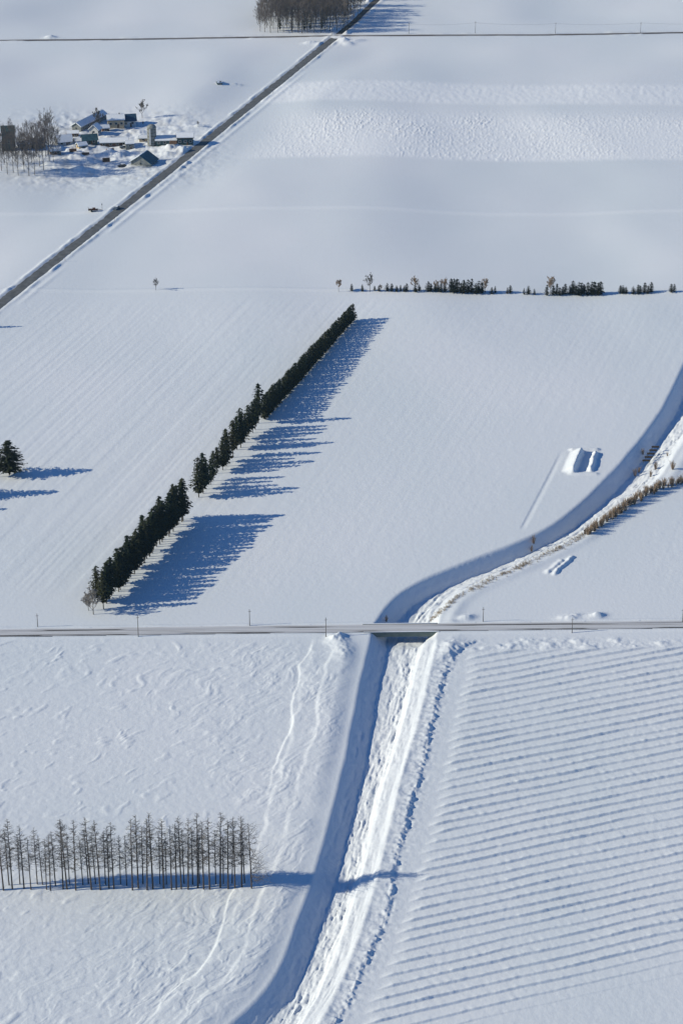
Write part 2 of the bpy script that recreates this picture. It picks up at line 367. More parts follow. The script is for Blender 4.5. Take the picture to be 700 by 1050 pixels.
    lump = .40*(vnoise(iw/.85, aR/7.5, 145)-.5)+.34*(vnoise(iw/.5, aR/3.2, 146)-.5)+.16*(vnoise(iw/.5, aR/.9, 148)-.5)-.38*sstep(.66,.92,vnoise(iw/.55, aR/3.0, 147))*sstep(.35,.8,vnoise(iw/3,aR/14,152))
    h = h*np.where(inside, np.clip(1-cut/1.5, 0, 1), 1)-cut+wR*lump
    bedm = inside&(~onR); h += np.where(bedm&(cut > depth-.4), .16*fbm(X/1.6, Y/2.4, 149, 4), 0)
    # bright crest lip on the east bank
    h += .30*np.exp(-((dR-.7)/.8)**2)*(.6+.6*vnoise(aR/3, dR*0, 150))*se
    # brush berm on the far east bank
    far_e = (dR > 0)&(Y > y645+4)
    h += np.where(far_e, .35*np.exp(-((dR-3.5)/2.0)**2)*(.5+.8*vnoise(aR/8, dR*0, 151)), 0)*(1-sstep(8,11,dR))
    fresh = np.maximum(band*.9, band2*.75); fresh = np.maximum(fresh, .35*np.exp(-((Y-yl)/3.0)**2)*far)
    return h, np.clip(dirt, 0, 1)-np.clip(fresh, 0, 1)*(dirt < .05)

def grid_axis(lo, hi, step, far_lo, far_hi, grow=1.18):
    c = list(np.arange(lo, hi+1e-6, step)); a = []; s = step; x = lo
    while x > far_lo: s *= grow; x = max(x-s, far_lo); a.append(x)
    b = []; s = step; x = c[-1]
    while x < far_hi: s *= grow; x = min(x+s, far_hi); b.append(x)
    return np.array(a[::-1]+c+b)
gx = grid_axis(-60, 760, 1.0, -2600, 3300); gy = grid_axis(-25, 1085, 0.72, -545, 3200, 1.12)
gy = np.concatenate([gy[gy < 655], np.arange(655, 1085, .5), gy[gy > 1085]])
PX, PY = np.meshgrid(gx, gy)
GX, GY = at_np(PX, PY)
GZ, GD = terrain(GX, GY)
nyy, nxx = PX.shape
co = np.stack([GX, GY, GZ], -1).reshape(-1, 3).astype(np.float32)
ii = (np.arange(nyy-1)[:, None]*nxx+np.arange(nxx-1)[None, :]).reshape(-1)
quads = np.stack([ii+nxx, ii+nxx+1, ii+1, ii], -1).astype(np.int32)
gm = bpy.data.meshes.new('snow_ground')
gm.vertices.add(len(co)); gm.vertices.foreach_set('co', co.ravel())
gm.loops.add(quads.size); gm.loops.foreach_set('vertex_index', quads.ravel())
gm.polygons.add(len(quads)); gm.polygons.foreach_set('loop_start', np.arange(0, quads.size, 4, dtype=np.int32))
gm.polygons.foreach_set('loop_total', np.full(len(quads), 4, dtype=np.int32))
gm.polygons.foreach_set('use_smooth', np.ones(len(quads), dtype=bool))
gm.update(calc_edges=True)
at_d = gm.attributes.new('dirt', 'FLOAT', 'POINT'); at_d.data.foreach_set('value', GD.reshape(-1).astype(np.float32))

def ground_z(x, y):
    z, _ = terrain(np.array([x, x]), np.array([y, y])); return float(z[0])
def ground_zs(P):
    z, _ = terrain(np.array([p[0] for p in P]), np.array([p[1] for p in P])); return z

def snow_material():
    m = bpy.data.materials.new('field_snow'); m.use_nodes = True; n = m.node_tree; p = n.nodes['Principled BSDF']
    p.inputs['Roughness'].default_value = .65; p.inputs['Specular IOR Level'].default_value = .25
    tc = n.nodes.new('ShaderNodeTexCoord')
    def noise(scale, detail=4, stretch=(1,1,1), rough=.5):
        mp = n.nodes.new('ShaderNodeMapping'); mp.inputs['Scale'].default_value = stretch; n.links.new(tc.outputs['Object'], mp.inputs[0])
        z = n.nodes.new('ShaderNodeTexNoise'); z.inputs['Scale'].default_value = scale; z.inputs['Detail'].default_value = detail; z.inputs['Roughness'].default_value = rough
        n.links.new(mp.outputs[0], z.inputs[0]); return z
    nz = noise(.012, 3, (1,.55,1)); rp = n.nodes.new('ShaderNodeValToRGB')
    rp.color_ramp.elements[0].position = .34; rp.color_ramp.elements[1].position = .66
    rp.color_ramp.elements[0].color = (.74,.78,.81,1); rp.color_ramp.elements[1].color = (.81,.825,.85,1)
    n.links.new(nz.outputs[0], rp.inputs[0])
    ng = noise(.9, 4); mr = n.nodes.new('ShaderNodeMapRange'); mr.inputs[3].default_value = .95; mr.inputs[4].default_value = 1.05
    n.links.new(ng.outputs[0], mr.inputs[0])
    mu = n.nodes.new('ShaderNodeMix'); mu.data_type = 'RGBA'; mu.blend_type = 'MULTIPLY'; mu.inputs[0].default_value = 1
    n.links.new(rp.outputs[0], mu.inputs[6]); n.links.new(mr.outputs[0], mu.inputs[7])
    at_ = n.nodes.new('ShaderNodeAttribute'); at_.attribute_name = 'dirt'
    mx = n.nodes.new('ShaderNodeMix'); mx.data_type = 'RGBA'; mx.inputs[7].default_value = (.30,.27,.24,1)
    frs = n.nodes.new('ShaderNodeMath'); frs.operation = 'MULTIPLY'; frs.inputs[1].default_value = -1; frs.use_clamp = True; n.links.new(at_.outputs['Fac'], frs.inputs[0])
    fm_ = n.nodes.new('ShaderNodeMix'); fm_.data_type = 'RGBA'; fm_.inputs[7].default_value = (.90,.91,.925,1); n.links.new(frs.outputs[0], fm_.inputs[0]); n.links.new(mu.outputs[2], fm_.inputs[6])
    cl_ = n.nodes.new('ShaderNodeClamp'); n.links.new(at_.outputs['Fac'], cl_.inputs[0]); n.links.new(cl_.outputs[0], mx.inputs[0]); n.links.new(fm_.outputs[2], mx.inputs[6]); n.links.new(mx.outputs[2], p.inputs['Base Color'])
    b1 = noise(.8, 5, (1,.7,1), .6); bp = n.nodes.new('ShaderNodeBump'); bp.inputs['Distance'].default_value = .095; bp.inputs['Strength'].default_value = .7
    n.links.new(b1.outputs[0], bp.inputs['Height']); n.links.new(bp.outputs[0], p.inputs['Normal'])
    return m
gm.materials.append(snow_material())
go = bpy.data.objects.new('snow_ground', gm); col.objects.link(go); tag(go, kind='structure')

# ------------------------------------------------------------------ roads
def ribbon(name, pts, hw, z, m, step=4.0, wob=.0, wind=None):
    P = []
    for i in range(len(pts)-1):
        L = (pts[i+1]-pts[i]).length; k = max(1, int(L/step))
        for j in range(k): P.append(pts[i].lerp(pts[i+1], j/k))
    P.append(pts[-1]); mb = MB(); N = len(P)
    for i, p in enumerate(P):
        d = (P[min(i+1, N-1)]-P[max(i-1, 0)]).normalized(); n_ = Vector((-d.y, d.x, 0))
        for s in (-1, 1):
            ww = hw+wob*(rng.random()-.5); mb.v.append(tuple(p+n_*s*ww+Vector((0,0,z))))
    for i in range(N-1): mb.f.append((2*i, 2*i+1, 2*i+3, 2*i+2))
    o = mb.build(name, m); tag(o, kind='structure'); return o
ribbon('road', ROAD_A, 2.45, .06, M['asphalt'], step=2.2, wob=.9)
ribbon('road', ROAD_A2, 2.0, .05, M['asphalt_dark'], wob=.5)

def snow_road_mat(name, snow, dark, thr, sx, edge):
    m = bpy.data.materials.new(name); m.use_nodes = True; n = m.node_tree; p = n.nodes['Principled BSDF']; p.inputs['Roughness'].default_value = .75
    tc = n.nodes.new('ShaderNodeTexCoord'); mp = n.nodes.new('ShaderNodeMapping'); mp.inputs['Scale'].default_value = (sx, .8, 1)
    n.links.new(tc.outputs['Object'], mp.inputs[0]); z = n.nodes.new('ShaderNodeTexNoise'); z.inputs['Scale'].default_value = 1; z.inputs['Detail'].default_value = 4
    n.links.new(mp.outputs[0], z.inputs[0]); rp = n.nodes.new('ShaderNodeValToRGB')
    rp.color_ramp.elements[0].position = thr; rp.color_ramp.elements[1].position = thr+edge
    rp.color_ramp.elements[0].color = (*snow, 1); rp.color_ramp.elements[1].color = (*dark, 1)
    n.links.new(z.outputs[0], rp.inputs[0]); n.links.new(rp.outputs[0], p.inputs['Base Color']); return m
M['snowroad'] = snow_road_mat('packed_snow_road', (.68,.68,.69), (.52,.51,.51), .50, .05, .15)
M['snowroad_c'] = snow_road_mat('melting_road', (.12,.10,.09), (.42,.41,.42), .56, .022, .08)
M['bare_edge'] = snow_road_mat('bare_road_edge', (.55,.55,.57), (.06,.055,.05), .50, .035, .05)
ribbon('road', ROAD_B, 2.45, .20, M['snowroad'])
ribbon('road', ROAD_C, 1.6, .06, M['snowroad_c'], wob=.3)
def offset(pts, d):
    out = []
    for i, p in enumerate(pts):
        t = (pts[min(i+1, len(pts)-1)]-pts[max(i-1, 0)]).normalized(); out.append(p+Vector((-t.y, t.x, 0))*d)
    return out
ribbon('road_edge', offset(ROAD_B, -2.1), .33, .205, M['bare_edge'])
ribbon('road_edge', offset(ROAD_B, 1.1), .30, .205, M['bare_edge'])
M['track'] = snow_road_mat('wheel_track', (.50,.50,.51), (.27,.26,.26), .50, .03, .12)
for d_ in (-1.5, -.55, .45, 1.55):
    ribbon('wheel_track', offset(ROAD_B, d_), .16, .204, M['track'], wob=.05)

# ------------------------------------------------------------------ bridge
bl = at(372, 645.2); br_ = at(449, 644.3)
bc = (bl+br_)/2; bang = math.atan2(br_.y-bl.y, br_.x-bl.x); bL = (br_-bl).length/2
bt = thing('bridge', (bc.x, bc.y, 0), bang, 'low concrete bridge carrying the snowy near road over the canal', 'bridge')
mb = MB(); mb.box(-bL, bL, -2.8, 2.8, -.45, .19); mb.build('deck', M['concrete'], bt)
for y in (-2.6, -1.0, .8, 2.4):
    mb = MB(); mb.prism([(y-.18, -.45), (y-.18, -1.35), (y+.18, -1.35), (y+.18, -.45)], -bL+.3, bL-.3); mb.build('girder', M['concrete'], bt)
for s in (-1, 1):
    mb = MB(); mb.box(s*bL-.6 if s > 0 else -bL-.2, s*bL+.2 if s > 0 else -bL+.6, -3.2, 3.2, -3.2, -.46); mb.build('abutment', M['concrete'], bt)
    mb = MB(); mb.box(-bL, bL, s*2.75-.12, s*2.75+.12, .192, .38); mb.build('kerb', M['concrete'], bt)
    mb = MB(); mb.box(-bL, bL, s*2.75-.16, s*2.75+.16, .382, .52); mb.build('kerb_snow', M['roofsnow'], bt)

# ------------------------------------------------------------------ plants
def V(x, y, z): return Vector((x, y, z))
def conifer(h, seed, bare=.12, rad=.22, leaf=.55, dens=1.0, m='needle'):
    r = random.Random(seed); tr = MB()
    tr.tube([(0,0,-.4),(r.uniform(-.05,.05),0,h*.5),(0,r.uniform(-.1,.1),h*.97)], [h*.013, h*.009, .02], 6)
    cr = MB(); z = h*bare; Rm = h*rad; lobes = [r.uniform(0, 6.28) for _ in range(3)]
    while z < h*.99:
        t = (z-h*bare)/(h*(1-bare)); prof = min(1, (t/.18)**.6 if t < .18 else 1)*(1-t)**.5
        nb = max(4, int(9*dens*(1-t*.6))); base = r.uniform(0, 6.28)
        for k in range(nb):
            a = base+6.283*k/nb+r.uniform(-.3,.3)
            if r.random() < .10: continue
            L = Rm*prof*r.uniform(.62, 1.12)*(1+.16*math.sin(2*a+lobes[0])*math.cos(z*.9+lobes[1]))+.12
            d = V(math.cos(a), math.sin(a), 0); side = V(-d.y, d.x, 0); droop = r.uniform(.08, .34)
            n = max(2, int(L/leaf*1.5))
            for j in range(n):
                q = (j+.6)/n*L; c = d*q+V(0, 0, z-droop*q*.6+.14*q*r.random())
                sz = leaf*r.uniform(.55, 1.05)*(1-.25*j/n)
                u1 = (d+V(0,0,-droop)+side*r.uniform(-.7,.7)).normalized()*sz; w1 = (side+V(0,0,r.uniform(-.6,.6))).normalized()*sz*.55
                cr.add([c-u1*.4-w1, c-u1*.4+w1, c+u1*.8+w1*.25, c+u1*.8-w1*.25+V(0,0,-.08)], [(0,1,2,3)])
        z += leaf*r.uniform(.42, .62)/dens**.5
    c = V(0,0,h*.97); cr.add([c+V(.12,0,0), c+V(-.08,.1,0), c+V(0,-.1,0), c+V(0,0,h*.05+.2)], [(0,1,3),(1,2,3),(2,0,3)])
    return tr, cr
def bare_tree(h, seed, twig=.03, depth=4, spread=.55, first=.28, n0=9, trunk_r=None):
    r = random.Random(seed); tr = MB(); cr = MB(); R0 = trunk_r or h*.016
    bend = [V(r.uniform(-.02,.02)*h, r.uniform(-.02,.02)*h, 0) for _ in range(5)]
    tp = [V(0,0,-.4)]+[bend[i]*i/4+V(0,0,h*.8*(i+1)/5) for i in range(5)]
    tr.tube(tp, [R0, R0*.9, R0*.75, R0*.55, R0*.35, R0*.2], 5)
    def br(p, d, L, rad, lev):
        q = p; pts = [p]; dd = d.copy()
        for k in range(3):
            dd = (dd+V(r.uniform(-.22,.22), r.uniform(-.22,.22), r.uniform(-.05,.22))).normalized(); q = q+dd*L/3; pts.append(q)
        cr.tube(pts, [rad, rad*.8, rad*.6, rad*.35], 3)
        if lev <= 0: return
        for k in range(4 if lev > 1 else 3):
            t = r.uniform(.25, 1.0); i = min(2, int(t*3)); b = pts[i].lerp(pts[i+1], t*3-i)
            a = V(r.uniform(-1,1), r.uniform(-1,1), r.uniform(-.3,.8)).normalized()
            br(b, (dd*.9+a*.75).normalized(), L*r.uniform(.42,.62), max(rad*.55, twig*.6), lev-1)
    for k in range(n0):
        t = first+(1-first)*k/(n0-1); i = min(4, int(t*5)); b = tp[i].lerp(tp[i+1], t*5-i)
        a = k*2.4+r.uniform(-.5,.5); d = V(math.cos(a)*spread, math.sin(a)*spread, r.uniform(.5,.95)).normalized()
        br(b, d, h*(.40-.20*t)*r.uniform(.85,1.15), max(R0*.38*(1.1-t), twig), depth-1)
    return tr, cr
def larch(h, seed, low=False, side=0):
    r = random.Random(seed); tr = MB(); cr = MB(); lean = r.uniform(-.012,.012)*h; R0 = h*.0105
    P = lambda z: V(lean*(z/h)**1.3, lean*.4*(z/h), z)
    tr.tube([P(0)+V(0,0,-.4), P(h*.35), P(h*.7), P(h)], [R0, R0*.8, R0*.5, .03], 6)
    z = h*(.10 if low else r.uniform(.26,.36)); 
    while z < h*.985:
        t = z/h; a = r.uniform(0, 6.28); wide = 1.0
        L = h*.15*(1-t)**.42*r.uniform(.5, 1.15)
        if t < .45: L *= r.uniform(.25, .9)
        if side and math.cos(a) > .1: L *= 2.2+(.9 if t < .45 else 0)
        if side and math.cos(a) < 0 and t < .4: z += .12; continue
        d = V(math.cos(a), math.sin(a), r.uniform(-.12,.38)); p = P(z); q = p+d*L*.5; e = q+(d+V(0,0,.16))*L*.5
        cr.tube([p, q, e], [.045, .033, .016], 3)
        for k in range(7 if L > .8 else 4):
            s = r.uniform(.2, 1); b = p.lerp(q, s*2) if s < .5 else q.lerp(e, s*2-1)
            dd = V(r.uniform(-1,1), r.uniform(-1,1), r.uniform(-.5,.7)).normalized(); l2 = L*r.uniform(.18,.42)
            cr.tube([b, b+(dd+d*.5)*l2], [.023, .013], 3)
        z += r.uniform(.06, .19)*h/19
    return tr, cr
def shrub(h, seed, n=22, spread=.35, r0=.035):
    r = random.Random(seed); mb = MB()
    for k in range(n):
        a = r.uniform(0, 6.28); s = r.uniform(0, spread); L = h*r.uniform(.55, 1.05)
        p = V(math.cos(a)*.15, math.sin(a)*.15, -.2); q = V(math.cos(a)*(.15+s*L*.5), math.sin(a)*(.15+s*L*.5), L*.55); e = V(math.cos(a)*s*L*1.1, math.sin(a)*s*L*1.1, L)
        mb.tube([p, q, e], [r0, r0*.8, r0*.4], 3)
        for j in range(3):
            b = q.lerp(e, r.random()); mb.tube([b, b+V(r.uniform(-.3,.3), r.uniform(-.3,.3), r.uniform(.1,.4))*h*.3], [r0*.6, r0*.3], 3)
    return mb
def proto(name, parts, mats):
    o = bpy.data.objects.new(name, None); o.empty_display_size = .5
    ch = []
    for (pn, mb), mm in zip(parts, mats):
        me = bpy.data.meshes.new(pn); me.from_pydata(mb.v, [], mb.f); me.materials.append(M[mm]); me.update()
        ch.append((pn, me))
    return (name, ch)
def plant(pr, x, y, s=1.0, label=None, cat='tree', group=None, rz=None, z=None, sz=None, name=None):
    nm, ch = pr; o = bpy.data.objects.new(name or nm, None); col.objects.link(o); o.empty_display_size = .5
    o.location = (x, y, ground_z(x, y) if z is None else z); o.rotation_euler = (0, 0, rng.uniform(0, 6.28) if rz is None else rz)
    o.scale = (s, s, sz if sz else s); tag(o, label, cat, group)
    for pn, me in ch:
        c = bpy.data.objects.new(pn, me); col.objects.link(c); c.parent = o
    return o

# --- diagonal windbreak of conifers
CON = [proto('conifer', list(zip(('trunk','crown'), conifer(14, 100+k, bare=(.17,.22,.13,.19)[k], rad=(.22,.20,.24,.21)[k], leaf=.95, dens=1.25))), ('bark','needle')) for k in range(4)]
COND = [proto('conifer', list(zip(('trunk','crown'), conifer(10, 120+k, bare=.05, rad=.27, leaf=.9, dens=1.2))), ('bark','needle')) for k in range(3)]
def row(p0, p1, n, protos, h0, h1, base_h, label, group, jit=.8, off=0.0, hj=.13, skip=()):
    a, b = at(*p0), at(*p1); d = (b-a); nrm = Vector((d.y, -d.x, 0)).normalized()
    pts = []
    for k in range(n):
        t = k/(n-1); p = a+d*t+nrm*(rng.uniform(-jit,jit)+off)+d.normalized()*rng.uniform(-jit,jit); pts.append((p, t))
    zs = ground_zs([p for p, t in pts])
    for k, ((p, t), z) in enumerate(zip(pts, zs)):
        if k in skip: continue
        hh = (h0+(h1-h0)*t)*rng.uniform(1-hj, 1+hj)
        plant(rng.choice(protos), p.x, p.y, hh/base_h*rng.uniform(.95,1.05), label, 'tree', group, z=float(z), sz=hh/base_h)
G1 = 'dark conifers in the near block of the diagonal windbreak'
row((105,623),(187,533), 31, CON, 13.6, 15.3, 14, 'dark conifer with bare lower trunk in the nearest block of the diagonal windbreak', G1, hj=.05)
row((110,618),(185,534), 6, CON, 12.6, 14.6, 14, 'dark conifer with bare lower trunk in the nearest block of the diagonal windbreak', G1, off=-2.4)
G2 = 'loose conifers in the middle block of the diagonal windbreak'
row((204,509),(262,440), 19, CON, 12.6, 13.0, 14, 'dark ragged conifer in the loosely spaced middle block of the diagonal windbreak', G2, hj=.26, skip=(5,11))
plant(CON[1], *at(265,434).xy, 1.15, 'tallest conifer, standing where the loose middle block meets the dense far hedge', 'tree')
G3 = 'tightly packed conifers in the far part of the diagonal windbreak'
row((271,430),(361,330), 54, COND, 10.0, 7.6, 10, 'dark conifer packed tightly into the far, unbroken part of the diagonal windbreak', G3, jit=.3, hj=.05)
BT = [proto('bare_tree', list(zip(('trunk','crown'), bare_tree(10, 200+k, twig=.075, depth=5, first=.25, n0=10))), ('bark','twig')) for k in range(4)]
BTB = [proto('bare_tree', list(zip(('trunk','crown'), bare_tree(6, 230+k, twig=.12, depth=4, spread=.8, first=.40, n0=12))), ('bark','twig_brown')) for k in range(3)]
M['twig_pale'] = mat('pale_twigs', (.30,.27,.24), .9, scale=1, spec=.1)
BTP = proto('bare_tree', list(zip(('trunk','crown'), bare_tree(9, 260, twig=.10, depth=5, spread=.7, first=.2, n0=12))), ('bark','twig_pale'))
plant(BTP, *at(96,630).xy, 1.0, 'pale bare broadleaf tree at the near end of the diagonal windbreak', 'tree')
plant(BTP, *at(91,626).xy, .7, 'smaller pale bare tree at the very tip of the diagonal windbreak', 'tree')
# --- conifer clump at the left edge
BIG = proto('conifer', list(zip(('trunk','crown'), conifer(15.5, 191, bare=.10, rad=.36, leaf=1.0, dens=1.5))), ('bark','needle'))
plant(BIG, *at(10,487).xy, 1.2, 'large dark conifer on the right of the clump at the left edge', 'tree', sz=.86)
plant(CON[0], *at(-1,489).xy, .78, 'small dark conifer at the foot of the big one at the left edge', 'tree')
plant(CON[2], *at(-26,509).xy, 1.45, 'conifer just past the left edge that throws the lower blue shadow', 'tree', sz=.95)
plant(CON[1], *at(-66,526).xy, 1.0, 'conifer beyond the left edge, nearest of those casting shadows there', 'tree', sz=.8)
plant(COND[1], *at(-16,336).xy, .7, 'small conifer past the left edge below the diagonal road', 'tree')
plant(BT[2], *at(160,298).xy, .52, 'small lone bare tree on the field border between the two roads', 'tree')

# --- sapling row on the far field border
SAP = [proto('young_conifer', list(zip(('trunk','crown'), conifer(4, 300+k, bare=.04, rad=(.36,.30,.42)[k], leaf=.45))), ('bark','needle2')) for k in range(3)]
secs = [((360,),'the leftmost gap of the sapling row',.8), ((371,384,388),'the tall grey tree of the sapling row',.7),
  ((397,401,406,410,414,417),'the thin part left of centre of the sapling row',.8),((426,430),'the forked brown tree of the sapling row',.8),
  ((438,441,445,449,452,456),'the middle of the sapling row, by two brown trees',1.05),((462,465,468,472,475,479,483,487,490,494),'the dense right part of the left sapling stretch',1.35),
  ((504,507),'the pair between the dense stretches',.85),((520,523,537,541,547),'the short spaced group before the round brown tree',.9),
  ((560,567,570,573,576,579),'the right side of the round brown tree',1.1),((584,587,590,593,596,599,602,606,609,612,615),'the tallest thick stretch of the sapling row',1.3),
  ((635,638,641),'the first small cluster near the right edge',.9),((649,653,656,660,664,667),'the second small cluster near the right edge',1.05),((688,691),'the far right end of the sapling row',.9)]
for xs, wh, s in secs:
    for x in xs:
        p = at(x+rng.uniform(-.6,.6), 299.6-(x-350)*.0005)
        plant(rng.choice(SAP), p.x, p.y+rng.uniform(-1,1), s*rng.uniform(.75,1.15), 'young dark conifer at '+wh if len(xs) > 1 else 'single young dark conifer in '+wh, 'tree', 'young conifers along the far field border' , name='young_conifer')
for x, s, k, lab in ((347,.75,0,'small brown bare tree at the left end of the sapling row'),(379,1.15,-1,'tall pale grey bare tree near the left end of the sapling row'),
   (425,.85,1,'forked brown bare tree left of centre in the sapling row'),(447,.65,2,'low brown bare tree just left of its twin in the sapling row'),(455,.8,0,'brown bare tree just right of its low neighbour in the sapling row'),
   (497,.85,1,'brown bare tree at the right end of the dense left saplings'),(564,1.05,2,'round crowned brown tree at the left end of the right saplings'),(390,.4,1,'tiny bare brown shrub tree beside the tall grey tree')):
    p = at(x, 299.5)
    if k < 0: plant(BT[3], p.x, p.y, .80, lab, 'tree')
    else: plant(BTB[k], p.x, p.y, s*1.25, lab, 'tree')

# --- larch row in the foreground
front = [(4,845),(13,843),(25,850),(32,860),(48,862),(52,858),(65,846),(69,843),(78,844),(94,841),(103,843),(112,851),(117,846),(136,843),(142,840),(151,843),(157,838),(168,842),(176,850),(181,848),(186,842),(193,842),(203,840),(209,845),(215,842),(226,838),(234,846),(241,843),(248,842)]
LAR = [proto('larch_tree', list(zip(('trunk','crown'), larch(19, 400+k))), ('larch','twig')) for k in range(6)]
GL = 'bare larches in the foreground windbreak'
lz = at(100,912)
for k, (x, ty) in enumerate([(-8,845)]+front):
    p = at(x, 912.5+rng.uniform(-1.2,.8)-x*.004); hh = (912-ty)/scale_at(912)/math.cos(PITCH+.15)*1.03
    lab = 'bare grey larch in the front line of the foreground windbreak'
    plant(rng.choice(LAR), p.x, p.y, hh/19, lab, 'tree', GL, sz=hh/19)
LE = proto('larch_tree', list(zip(('trunk','crown'), larch(19, 450, True, 1))), ('larch','twig'))
p = at(258,912.3); plant(LE, p.x, p.y, 1.04, 'last larch at the right end, with long low branches reaching over the field', 'tree', rz=.2)
for x in (9,20,38,44,58,73,85,90,99,107,123,129,146,163,172,189,198,206,220,230,238,252):
    p = at(x+rng.uniform(-1.5,1.5), 907.5+rng.uniform(-1,1)-x*.004)
    plant(rng.choice(LAR), p.x, p.y, rng.uniform(.78,.92), 'thinner bare larch in the back line of the foreground windbreak', 'tree', GL)

for o in list(bpy.data.objects):
    if o.name.startswith('larch_tree'): o.rotation_euler.x = R(rng.uniform(-1.6,1.6)); o.rotation_euler.y = R(rng.uniform(-1.6,1.6))
# --- wood at the top
M['twig_wood'] = mat('grey_brown_wood_twigs', (.15,.13,.12), .9, scale=1, spec=.1)
WT = [proto('forest_tree', list(zip(('trunk','crown'), bare_tree(19, 500+k, twig=.075, depth=4, spread=.48, first=.18, n0=15, trunk_r=.2))), ('bark','twig_wood')) for k in range(4)]
WC = [proto('forest_conifer', list(zip(('trunk','crown'), conifer(16, 520+k, bare=.1, rad=.15, leaf=1.0, dens=.8))), ('bark','needle')) for k in range(2)]
GW = 'bare trees of the wood by the far crossroads'
n = 0; pts = []
yb = 33
while yb > -62:
    x0 = 264+(33-yb)*.10+rng.uniform(0,3); x1 = 352+(33-yb)*1.02; x = x0+rng.uniform(0,3)
    while x < x1:
        pts.append((x+rng.uniform(-1.5,1.5), yb+rng.uniform(-1.6,1.2))); x += rng.uniform(5.0,7.5)*(1 if yb > 10 else 1.6)
    yb -= 4.2 if yb > 10 else 8
zs = ground_zs([at(*q) for q in pts])
for (x, y), z in zip(pts, zs):
    p = at(x, y); edge = 1 if x-264 > 12 else .62+.03*(x-264)
    front_ = 'front edge' if y > 25 else 'middle' if y > 8 else 'back'
    plant(rng.choice(WT), p.x, p.y, rng.uniform(.8,1.08)*edge, 'bare grey brown tree in the %s of the wood by the far crossroads' % front_, 'tree', GW, z=float(z))
for k, (x, y) in enumerate(((287,31),(299,32),(312,32),(318,31),(315,26),(306,27),(330,30))):
    p = at(x, y); plant(WC[k%2], p.x, p.y, rng.uniform(.6,.85), 'dark conifer among the bare trees at the front of the far wood', 'tree', 'conifers inside the far wood')

# --- brush along the canal
SH = [proto('shrub', [('stems', shrub(2.6, 600+k, 26, .45, .055))], ('twig_brown',)) for k in range(4)]
def loose(pr, x, y, s, label, cat, group, z, name):   # single-mesh plant
    me = pr[1][0][1]; o = bpy.data.objects.new(name, me); col.objects.link(o)
    o.location = (x, y, z); o.scale = (s, s, s); o.rotation_euler = (0, 0, rng.uniform(0, 6.28)); tag(o, label, cat, group); return o
edge = [(600,549),(613,541),(628,530),(645,518),(660,509),(680,500),(700,494),(716,488)]
EP = [at(*e) for e in edge]; acc = []
for i in range(len(EP)-1):
    k = max(1, int((EP[i+1]-EP[i]).length/.68))
    for j in range(k): acc.append((EP[i].lerp(EP[i+1], (j+rng.random()*.5)/k), i))
zs = ground_zs([q for q, i in acc])
for (q, i), z in zip(acc, zs):
    loose(rng.choice(SH), q.x+rng.uniform(-1.1,1.1), q.y+rng.uniform(-1.3,1.3), rng.uniform(.75,1.3), 'leafless brown shrub in the thicket along the far canal bank', 'shrub', 'shrubs in the thicket along the far bank', float(z), 'shrub')
for x, y, s, lab in ((672,474,1.2,'tall brown shrub just below the barred weir'),(667,482,1.0,'brown shrub on the snowy bank between weir and thicket'),(689,482,1.3,'lone upright brown shrub above the thicket near the right edge'),
   (651,478,1.2,'dark shrub in the shaded canal bed left of the weir'),(655,474,.9,'small dark shrub in the shaded bed beside a larger one'),(659,458,.9,'dark shrub on the shaded slope above the weir'),(547,552,1.2,'dark shrub on the shaded slope where the field lip meets the canal'),
   (684,462,.6,'small tuft on the bright bank right of the weir'),(545,556,.8,'low shrub beneath the dark one on the shaded canal slope'),(396,632,.8,'low brown shrub in the shaded bed close to the bridge')):
    q = at(x, y); loose(rng.choice(SH), q.x, q.y, s, lab, 'shrub', None, ground_z(q.x, q.y), 'shrub')
mb = MB(); r = random.Random(5)
bank = [(443,630),(455,622),(470,611),(490,600),(512,590),(540,578),(562,567),(585,556),(604,545)]
BP = [at(*e) for e in bank]; pts = []
for i in range(len(BP)-1):
    dens_ = (22,16,9,9,13,8,9,10)[i]
    for k in range(int((BP[i+1]-BP[i]).length*dens_*.7)):
        c = BP[i].lerp(BP[i+1], r.random()); tt = c+Vector((r.gauss(0,.9)+.3, r.gauss(0,1.0), 0)); pts.append(tt)
zs = ground_zs(pts)
for q, z in zip(pts, zs):
    if r.random() > .25+.9*float(vnoise(np.array([q.x/4.]), np.array([q.y/5.]), 9)[0]): continue
    for j in range(7):
        a = V(q.x+r.uniform(-.35,.35), q.y+r.uniform(-.35,.35), z-.1); mb.tube([a, a+V(r.uniform(-.3,.3), r.uniform(-.3,.3), r.uniform(.3,.9))], [.028,.016], 3)
tag(mb.build('dry_grass', M['reed']), 'dry tan grass poking through the snow on the lit canal bank above the bridge', 'grass', kind='stuff')

# --- weir
wc = at(664,466); wz = [ground_z(*at(x, y).xy) for x, y in ((660,468),(668,464))]
wt = thing('weir', (wc.x, wc.y, -3.3), 0, 'barred weir of five dark timbers across the canal slope', 'weir')
a, b = at(661.5,474.5,-3), at(671,460.5,-1.8)
for k in range(5):
    c = a.lerp(b, k/4)-wt.location; mb = MB(); mb.box(c.x-1.3, c.x+1.5, c.y-.25, c.y+.25, c.z+.65, c.z+1.2); mb.build('timber', M['dark_wood'], wt)
for s in (-1.0, 1.1):
    mb = MB(); a2 = a-wt.location+V(s,-.4,-.1); b2 = b-wt.location+V(s,.4,-.1); mb.tube([a2+V(0,0,.4), b2+V(0,0,.4)], .12, 6, True); mb.build('rail', M['concrete'], wt)

